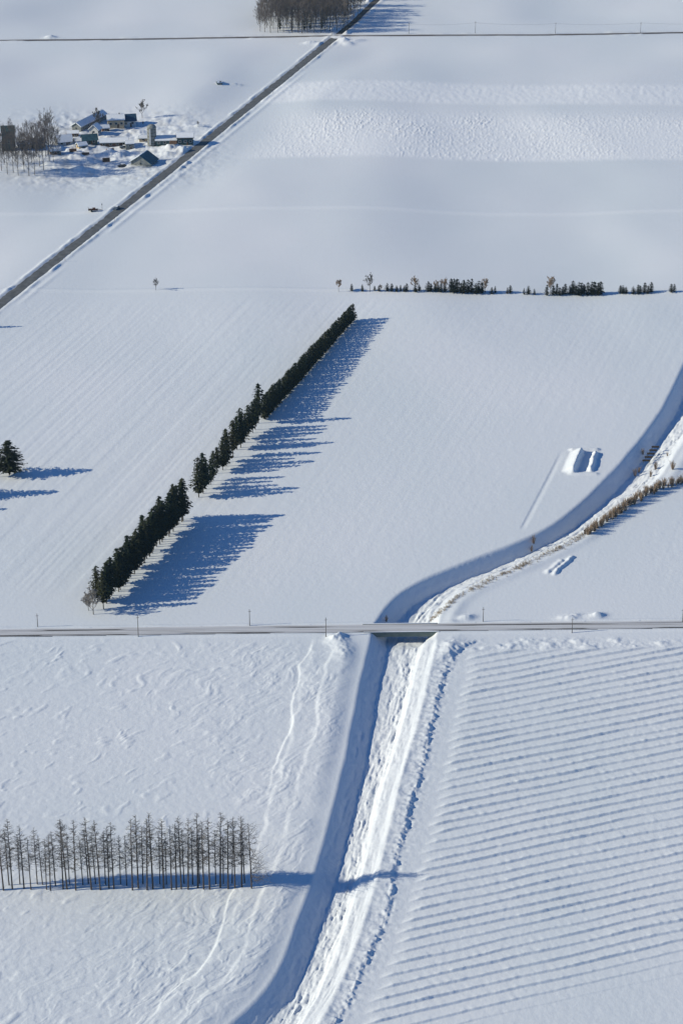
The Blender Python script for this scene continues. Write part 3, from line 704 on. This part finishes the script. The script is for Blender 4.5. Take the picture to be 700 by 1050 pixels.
# ------------------------------------------------------------------ utility poles
def pole_thing(px, py, h, lab, grp):
    p = at(px, py); t = thing('utility_pole', (p.x, p.y, ground_z(p.x, p.y)), .1, lab, 'pole', grp)
    mb = MB(); mb.tube([(0,0,-.5),(0,0,h)], [.13,.08], 8, True); mb.build('shaft', M['pole'], t)
    mb = MB(); mb.box(-.45,.45,.05,.12,h-.88,h-.80); mb.build('crossarm', M['pole'], t)
    for x in (-.38,0,.38):
        mb = MB(); mb.lathe([(.03,0),(.05,.04),(.035,.08),(.045,.12),(.02,.16)], 6, (x,.085,h-.798)); mb.build('insulator', M['white_wall'], t)
    return p, h
for px, py, hp, lab in ((39,643.5,14,'thin pole beyond the near road at the far left'),(142,653.5,22,'thin pole on the near side of the road below the windbreak'),(256,642,17,'thin pole beyond the near road right of the windbreak shadow'),
    (334,653.5,20,'thin pole on the near side of the road left of the bridge'),(495,638,15,'thin pole beyond the near road right of the bridge'),(586,649,16,'thin pole on the near side of the road beside a snow drift'),(699,638,15,'thin pole beyond the near road at the right edge')):
    pole_thing(px, py, hp/scale_at(py)/math.cos(PITCH), lab, 'poles along the near road')
tops = []
for px, py, hp, lab in ((340,36.5,9,'short pole at the far crossroads'),(419,35,11,'first pole right of the far crossroads'),(487,34.8,12,'second pole right of the far crossroads'),(569,34.6,11,'third pole right of the far crossroads'),(656,35,12,'last tall pole along the far road, towards the right edge')):
    p, h = pole_thing(px, py, hp/scale_at(py)/math.cos(PITCH-.18), lab, 'poles along the far road'); tops.append(p+V(0,0,h-.5))
tops.append(tops[-1]+(tops[-1]-tops[-2]))
mb = MB()
for i in range(len(tops)-1):
    a, b = tops[i], tops[i+1]; mb.tube([a.lerp(b, t/6)-V(0,0,.9*4*(t/6)*(1-t/6)) for t in range(7)], .035, 3)
tag(mb.build('overhead_wire', M['wire']), 'thin overhead wire strung between the poles of the far road', 'wire')
# roadside markers
for k, t in enumerate((.12,.24,.36,.48,.60,.72,.84,.94)):
    a = ROAD_A[1].lerp(ROAD_A[3], t); d = (ROAD_A[3]-ROAD_A[1]).normalized(); q = a+Vector((d.y,-d.x,0))*5.0
    mb = MB(); mb.tube([(0,0,-.3),(0,0,1.9)], .06, 6, True); mb.lathe([(.10,1.9),(.14,1.95),(.14,2.15),(.05,2.25)], 6)
    o = mb.build('marker_post', M['rust']); o.location = (q.x, q.y, ground_z(q.x, q.y)); tag(o, 'thin snow marker post on the right verge of the diagonal road', 'post', 'snow markers along the diagonal road')

# ------------------------------------------------------------------ farmstead
def gable(W, D, H, RH, name='house', pos=(0,0), rz=0, wall='cream', roof='blue_roof', snow=1.0, label='', cat='house', win=(2,1), door=True, eave=.5, bare_side=0, chimney=False, front_mat=None):
    """ridge along local x; W along x, D along y"""
    W, D, H, RH = W*.82, D*.82, H*.9, RH*.9
    p = at(*pos); t = thing(name, (p.x, p.y, ground_z(p.x, p.y)-.2), rz, label, cat)
    mb = MB(); mb.prism([(-D/2,-.5),(D/2,-.5),(D/2,H),(0,H+RH),(-D/2,H)], -W/2, W/2); mb.build('wall', M[wall], t)
    sl_ = math.hypot(D/2, RH); ux, uz = (D/2)/sl_, RH/sl_; rf = None
    for s in (-1, 1):
        def P(a, k): return (s*(ux*a+uz*k), H+RH-uz*a+ux*k)
        e = sl_+eave; mb = MB(); pr = [P(0,.02), P(e,.02), P(e,.2), P(0,.2)]; mb.prism(pr if s > 0 else pr[::-1], -W/2-eave, W/2+eave)
        rf = mb.build('roof', M[roof], t)
        if snow and s != bare_side:
            k1 = .2+.42*snow; mb = MB(); pr = [P(0,.205), P(e-.15,.205), P(e-.05,.2+(k1-.2)*.6), P(e-.4,k1), P(0,k1)]
            mb.prism(pr if s > 0 else pr[::-1], -W/2-eave+.1, W/2+eave-.1); mb.build('roof_snow', M['roofsnow'], t)
    if chimney:
        mb = MB(); mb.box(W*.2,W*.2+.6,-.3,.3,H+RH*.6,H+RH+1.1); mb.box(W*.2-.08,W*.2+.68,-.38,.38,H+RH+1.102,H+RH+1.25); mb.build('chimney', M['grey_wall'], t)
    for s, nW in ((-1, win[0]), (1, win[0])):
        for k in range(nW):
            x = -W/2+W*(k+.5+(.0 if not door else .0))/nW; mb = MB(); y = s*(D/2)
            mb.box(x-.6,x+.6,min(y,y+s*.06),max(y,y+s*.06),H*.42,H*.42+1.1); wo = mb.build('window', M['glass'], t)
            mb = MB()
            for (a0,a1,b0,b1) in ((-.72,-.6,-.12,1.22),(.6,.72,-.12,1.22),(-.6,.6,1.1,1.22),(-.6,.6,-.12,0)):
                mb.box(x+a0,x+a1,min(y,y+s*.09),max(y,y+s*.09),H*.42+b0,H*.42+b1)
            mb.build('frame', M['white_wall'], wo)
    for s in (-1, 1):
        for k in range(win[1]):
            y = -D/2+D*(k+.5)/win[1]; x = s*W/2; mb = MB(); mb.box(min(x,x+s*.06),max(x,x+s*.06),y-.5,y+.5,H*.5,H*.5+1.0); mb.build('window', M['glass'], t)
    if door:
        mb = MB(); x = W*.12; mb.box(x-.5,x+.5,-D/2-.05,-D/2,-.1,2.0); d_ = mb.build('door', M['brown_wall'], t)
        mb = MB(); mb.box(x+.3,x+.4,-D/2-.09,-D/2-.052,.9,1.0); mb.build('handle', M['wire'], d_)
    return t
# tall shed at the left edge
gable(8.2, 7.5, 11.8, 2.4, 'tower_shed', (9.5,154), .15, 'green_wall', 'green_wall', 0, 'tall dark green tower shed behind the bare trees at the left edge', 'tower', (1,1), False, .35)
gable(9, 6, 2.6, 1.8, 'shed', (26,151), .05, 'grey_wall', 'blue_roof', .6, 'low dull shed between the tower shed and the blue roofed shed', 'shed', (2,1), False)
gable(8, 6, 3.0, 2.0, 'shed', (40,151), .3, 'green_wall', 'blue_roof', 0, 'small blue roofed shed hidden among the bare trees', 'shed', (2,1), False)
gable(9.5, 7, 2.4, 3.2, 'shed', (66,147), .35, 'white_wall', 'blue_roof', .35, 'low blue roofed shed just right of the grove', 'shed', (2,1), True)
gable(7, 5, 2.2, .9, 'shed', (75,139), .1, 'brown_wall', 'red_roof', .7, 'tiny brown hut under snow below the long sloping barn', 'shed', (2,1), True)
gable(34, 6.5, 3.2, 2.0, 'barn', (92,127), 1.15, 'grey_wall', 'teal_roof', 1, 'long narrow snow roofed barn running away uphill beside a bare tree', 'barn', (5,1), False)
gable(9, 7, 3.0, 2.4, 'house', (92,146), .25, 'green_wall', 'teal_roof', 0, 'dark green house with a pale end wall left of the long low shed', 'house', (2,2), True, .6, 0, True)
gable(6, 6, 3.4, 2.6, 'house', (98,137), 1.3, 'white_wall', 'blue_roof', .8, 'narrow snow capped house behind the dark green house', 'house', (2,1), True)
gable(10.5, 7.5, 4.6, 2.0, 'house', (119,129), .15, 'cream', 'blue_roof', 1.3, 'cream walled two storey house under thick snow', 'house', (3,2), True, .6, 0, True)
gable(8.5, 8.5, 3.8, 2.8, 'house', (132,127), .2, 'white_wall', 'blue_roof', .0, 'blue roofed house adjoining the right of the cream one', 'house', (2,2), True, .7)
gable(17, 6.5, 2.4, 1.5, 'shed', (117,147), .10, 'brown_wall', 'teal_roof', 1.2, 'long low dark shed with smooth snow roof in the middle of the farmyard', 'shed', (4,1), True, .6)
gable(5, 5, 2.8, 1.0, 'garage', (133,150), .2, 'grey_wall', 'blue_roof', .9, 'small grey garage right of the long low farmyard shed', 'garage', (1,1), True)
gable(15, 7, 2.9, 1.6, 'shed', (172,147), .08, 'green_wall', 'teal_roof', 1.3, 'long snow roofed shed linking the silo and the square barn', 'shed', (4,1), True, .5)
gable(10, 8, 4.6, 1.6, 'barn', (190,148), .08, 'green_wall', 'brown_wall', 1.2, 'square dark barn with flat snowy roof nearest the diagonal road', 'barn', (3,2), True, .5)
gable(11, 13, 2.4, 3.9, 'barn', (148,167), 1.25, 'grey_wall', 'teal_roof', .9, 'wide A roofed barn with its bare teal slope towards the road', 'barn', (2,1), False, .8, -1)
gable(5.5, 4.5, 2.2, 1.3, 'shed', (84,151), .5, 'cream', 'teal_roof', 1.0, 'small tan walled shed under snow in front of the dark green house', 'shed', (1,1), True)
gable(6.5, 4.5, 2.2, 1.2, 'shed', (57,157), .2, 'brown_wall', 'blue_roof', .9, 'low brown shed under snow at the right edge of the grove', 'shed', (2,1), True)
gable(4.5, 4, 2.4, 1.4, 'shed', (108,133), .3, 'brown_wall', 'red_roof', .9, 'small brown shed tucked against the left of the cream house', 'shed', (1,1), True)
gable(5, 3.5, 2.0, 1.0, 'shed', (147,143), .1, 'cream', 'teal_roof', 1.0, 'little tan shed just left of the silo', 'shed', (1,1), True)
# silo
p = at(156,147.5); t = thing('silo', (p.x, p.y, ground_z(p.x, p.y)), 0, 'round grey block silo with a domed cap between the yard and the long shed', 'silo')
mb = MB(); mb.lathe([(2.35,-.5),(2.35,9.2)], 24); mb.build('wall', M['grey_wall'], t, False)
mb = MB(); mb.lathe([(2.5,9.205),(2.5,9.45),(2.0,10.2),(1.2,10.7),(.3,10.95)], 24); mb.build('cap', M['grey_wall'], t)
for k in range(5):
    mb = MB(); mb.lathe([(2.39,1.2+k*1.8),(2.42,1.25+k*1.8),(2.42,1.35+k*1.8),(2.39,1.4+k*1.8)], 24); mb.build('hoop', M['wire'], t)
mb = MB(); mb.box(-1.1,-.3,-2.75,-2.2,.5,9.0); mb.build('chute', M['white_wall'], t)
# vehicles and machines
def car(px, py, rz, paint, lab, name='parked_car', L=4.2, snow=True):
    p = at(px, py); t = thing(name, (p.x, p.y, ground_z(p.x, p.y)+.02), rz, lab, 'car')
    W = .82; prof = [(-L/2,.35),(L/2,.35),(L/2,.85),(L*.24,.98),(L*.10,1.45),(-L*.36,1.48),(-L*.47,1.0),(-L/2,.9)]
    mb = MB(); Mx = Matrix.Rotation(math.pi/2, 4, 'Z')
    mb.prism([(y, z) for y, z in prof], -W, W, Mx); mb.build('body', paint, t)
    for s in (-1, 1):
        mb = MB(); mb.prism([(L*.20,1.0),(L*.09,1.38),(-L*.34,1.38),(-L*.43,1.0)], min(s*W, s*(W+.02)), max(s*W, s*(W+.02)), Mx); mb.build('side_window', M['glass'], t)
        for x in (-L*.3, L*.3):
            mb = MB(); mb.tube([(x, s*(W-.08), .32), (x, s*(W+.05), .32)], .32, 12, True)
            # profile runs along local -x after rotation, so wheels sit symmetrically
            mb.build('wheel', M['rubber'], t)
    if snow:
        mb = MB(); mb.box(-L*.09, L*.34, -.7, .7, 1.485, 1.6); mb.build('snow_cap', M['roofsnow'], t)
    return t
ang = math.atan2((ROAD_A[2]-ROAD_A[1]).y, (ROAD_A[2]-ROAD_A[1]).x)
car(119.5,214.5, ang, M['carpaint'], 'grey blue car pulled up on the left verge of the diagonal road', 'car')
car(125,168, .4, M['carpaint2'], 'dark car at the left foot of the A roofed barn')
car(127,150, .2, M['carpaint'], 'grey car snowed in before the small garage')
car(113,153, .1, M['orange'], 'rusty orange vehicle in the yard below the long low shed')
# rusty machinery by the road
p = at(96,217); t = thing('farm_trailer', (p.x, p.y, ground_z(p.x, p.y)), .1, 'rusty flat farm trailer lying in the snow left of the diagonal road', 'trailer')
mb = MB(); mb.box(-2.4,2.2,-1,1,.7,1.0); mb.build('bed', M['rust'], t)
mb = MB(); mb.box(-2.4,-2.25,-1,1,1.002,1.9); mb.box(-2.2,-.6,-1,-.9,1.002,1.7); mb.box(-.4,1.0,-.7,.6,1.002,1.7); mb.build('frame', M['rust'], t)
mb = MB(); mb.tube([(2.2,-.6,.85),(4.0,0,.6)], .08, 6, True); mb.tube([(2.2,.6,.85),(4.0,0,.6)], .08, 6, True); mb.build('drawbar', M['rust'], t)
for s in (-1,1):
    mb = MB(); mb.tube([(-.8, s*.95,.45),(-.8,s*1.2,.45)], .45, 12, True); mb.build('wheel', M['rubber'], t)
p = at(105,216); mb = MB(); mb.tube([(0,0,-.3),(0,0,3.6)], [.09,.07], 6, True); mb.box(-.35,.35,-.03,.03,2.6,3.3)
o = mb.build('sign_post', M['pole']); o.location = (p.x,p.y,ground_z(p.x,p.y)); o.rotation_euler = (0,0,1.2); tag(o, 'thin sign post beside the rusty trailer', 'sign')
# snow covered hut in the far field
gable(3.2, 2.6, 1.2, .8, 'hut', (225,90), .4, 'green_wall', 'teal_roof', .3, 'tiny dark hut half buried in a drift in the far field', 'hut', (1,1), True, .3)

for px, py, n_, lab in ((75,155,3,'dark timber stack in the snow below the blue roofed shed'),(109,163,4,'brown timber stack left of the A roofed barn'),(116,147.5,3,'brown timber stack against the long low shed'),(178,152,3,'timber stack in front of the long snow roofed shed'),(88,158,2,'short timber stack between drifts in the yard')):
    p = at(px, py); t = thing('timber_stack', (p.x, p.y, ground_z(p.x, p.y)), rng.uniform(-.2,.4), lab, 'timber')
    for k in range(n_):
        for j in range(3-k//2):
            mb = MB(); y = (j-1)*.55+k*.1; mb.tube([(-1.9+.2*rng.random(), y, .28+k*.5), (1.9, y+.05, .28+k*.5)], .27, 7, True); mb.build('log', M['brown_wall'], t)
# village trees
for x, y, s, lab in ((146,121,.92,'round bare tree standing alone right of the farmhouses'),(101,132,1.15,'tall bare tree at the uphill end of the long narrow barn'),(147,128,.25,'small bush at the foot of the lone bare tree'),
     (112,122,.35,'small bare bush behind the cream house'),(203,131,.3,'low bare bush by the square barn'),(76,150,.4,'low bare bush beside the blue roofed shed')):
    p = at(x, y); plant(BT[int(x)%4], p.x, p.y, s, lab, 'tree')
GV = 'bare trees of the grove at the left edge'
for k, (x, y, s) in enumerate(((2,176,1.2),(8,179,1.2),(14,177,1.3),(19,180,1.25),(25,176,1.2),(30,180,1.35),(36,179,1.3),(5,168,1.2),(17,166,1.1),(24,169,1.2),(33,168,1.3),(41,170,1.4),(45,175,1.5),(51,168,1.55),(55,166,1.1),(38,161,1.1),(28,160,1.0),(12,160,1.1),(47,160,1.3),(60,158,.8),(-6,178,1.3),(-12,170,1.2),(53,158,1.2))):
    p = at(x, y); q = WT[k%4]; plant(q, p.x, p.y, s*.66, 'slim bare tree in the grove in front of the tall green tower shed', 'tree', GV, sz=s*.86)
# ------------------------------------------------------------------ haze over the whole plain
zmin, zmax = float(GZ.min()), CAM_H+30
mb = MB(); mb.box(float(GX.min())-50, float(GX.max())+50, float(GY.min())-50, float(GY.max())+50, zmin-1, zmax)
hm = bpy.data.materials.new('haze_air'); hm.use_nodes = True; n = hm.node_tree
for q in list(n.nodes):
    if q.type == 'BSDF_PRINCIPLED': n.nodes.remove(q)
pv = n.nodes.new('ShaderNodeVolumePrincipled'); pv.inputs['Color'].default_value = (.50,.78,1,1); pv.inputs['Density'].default_value = .00003
n.links.new(pv.outputs[0], [q for q in n.nodes if q.type == 'OUTPUT_MATERIAL'][0].inputs['Volume'])
tag(mb.build('haze', hm), 'thin cold winter haze lying over the whole plain', 'haze', kind='stuff')
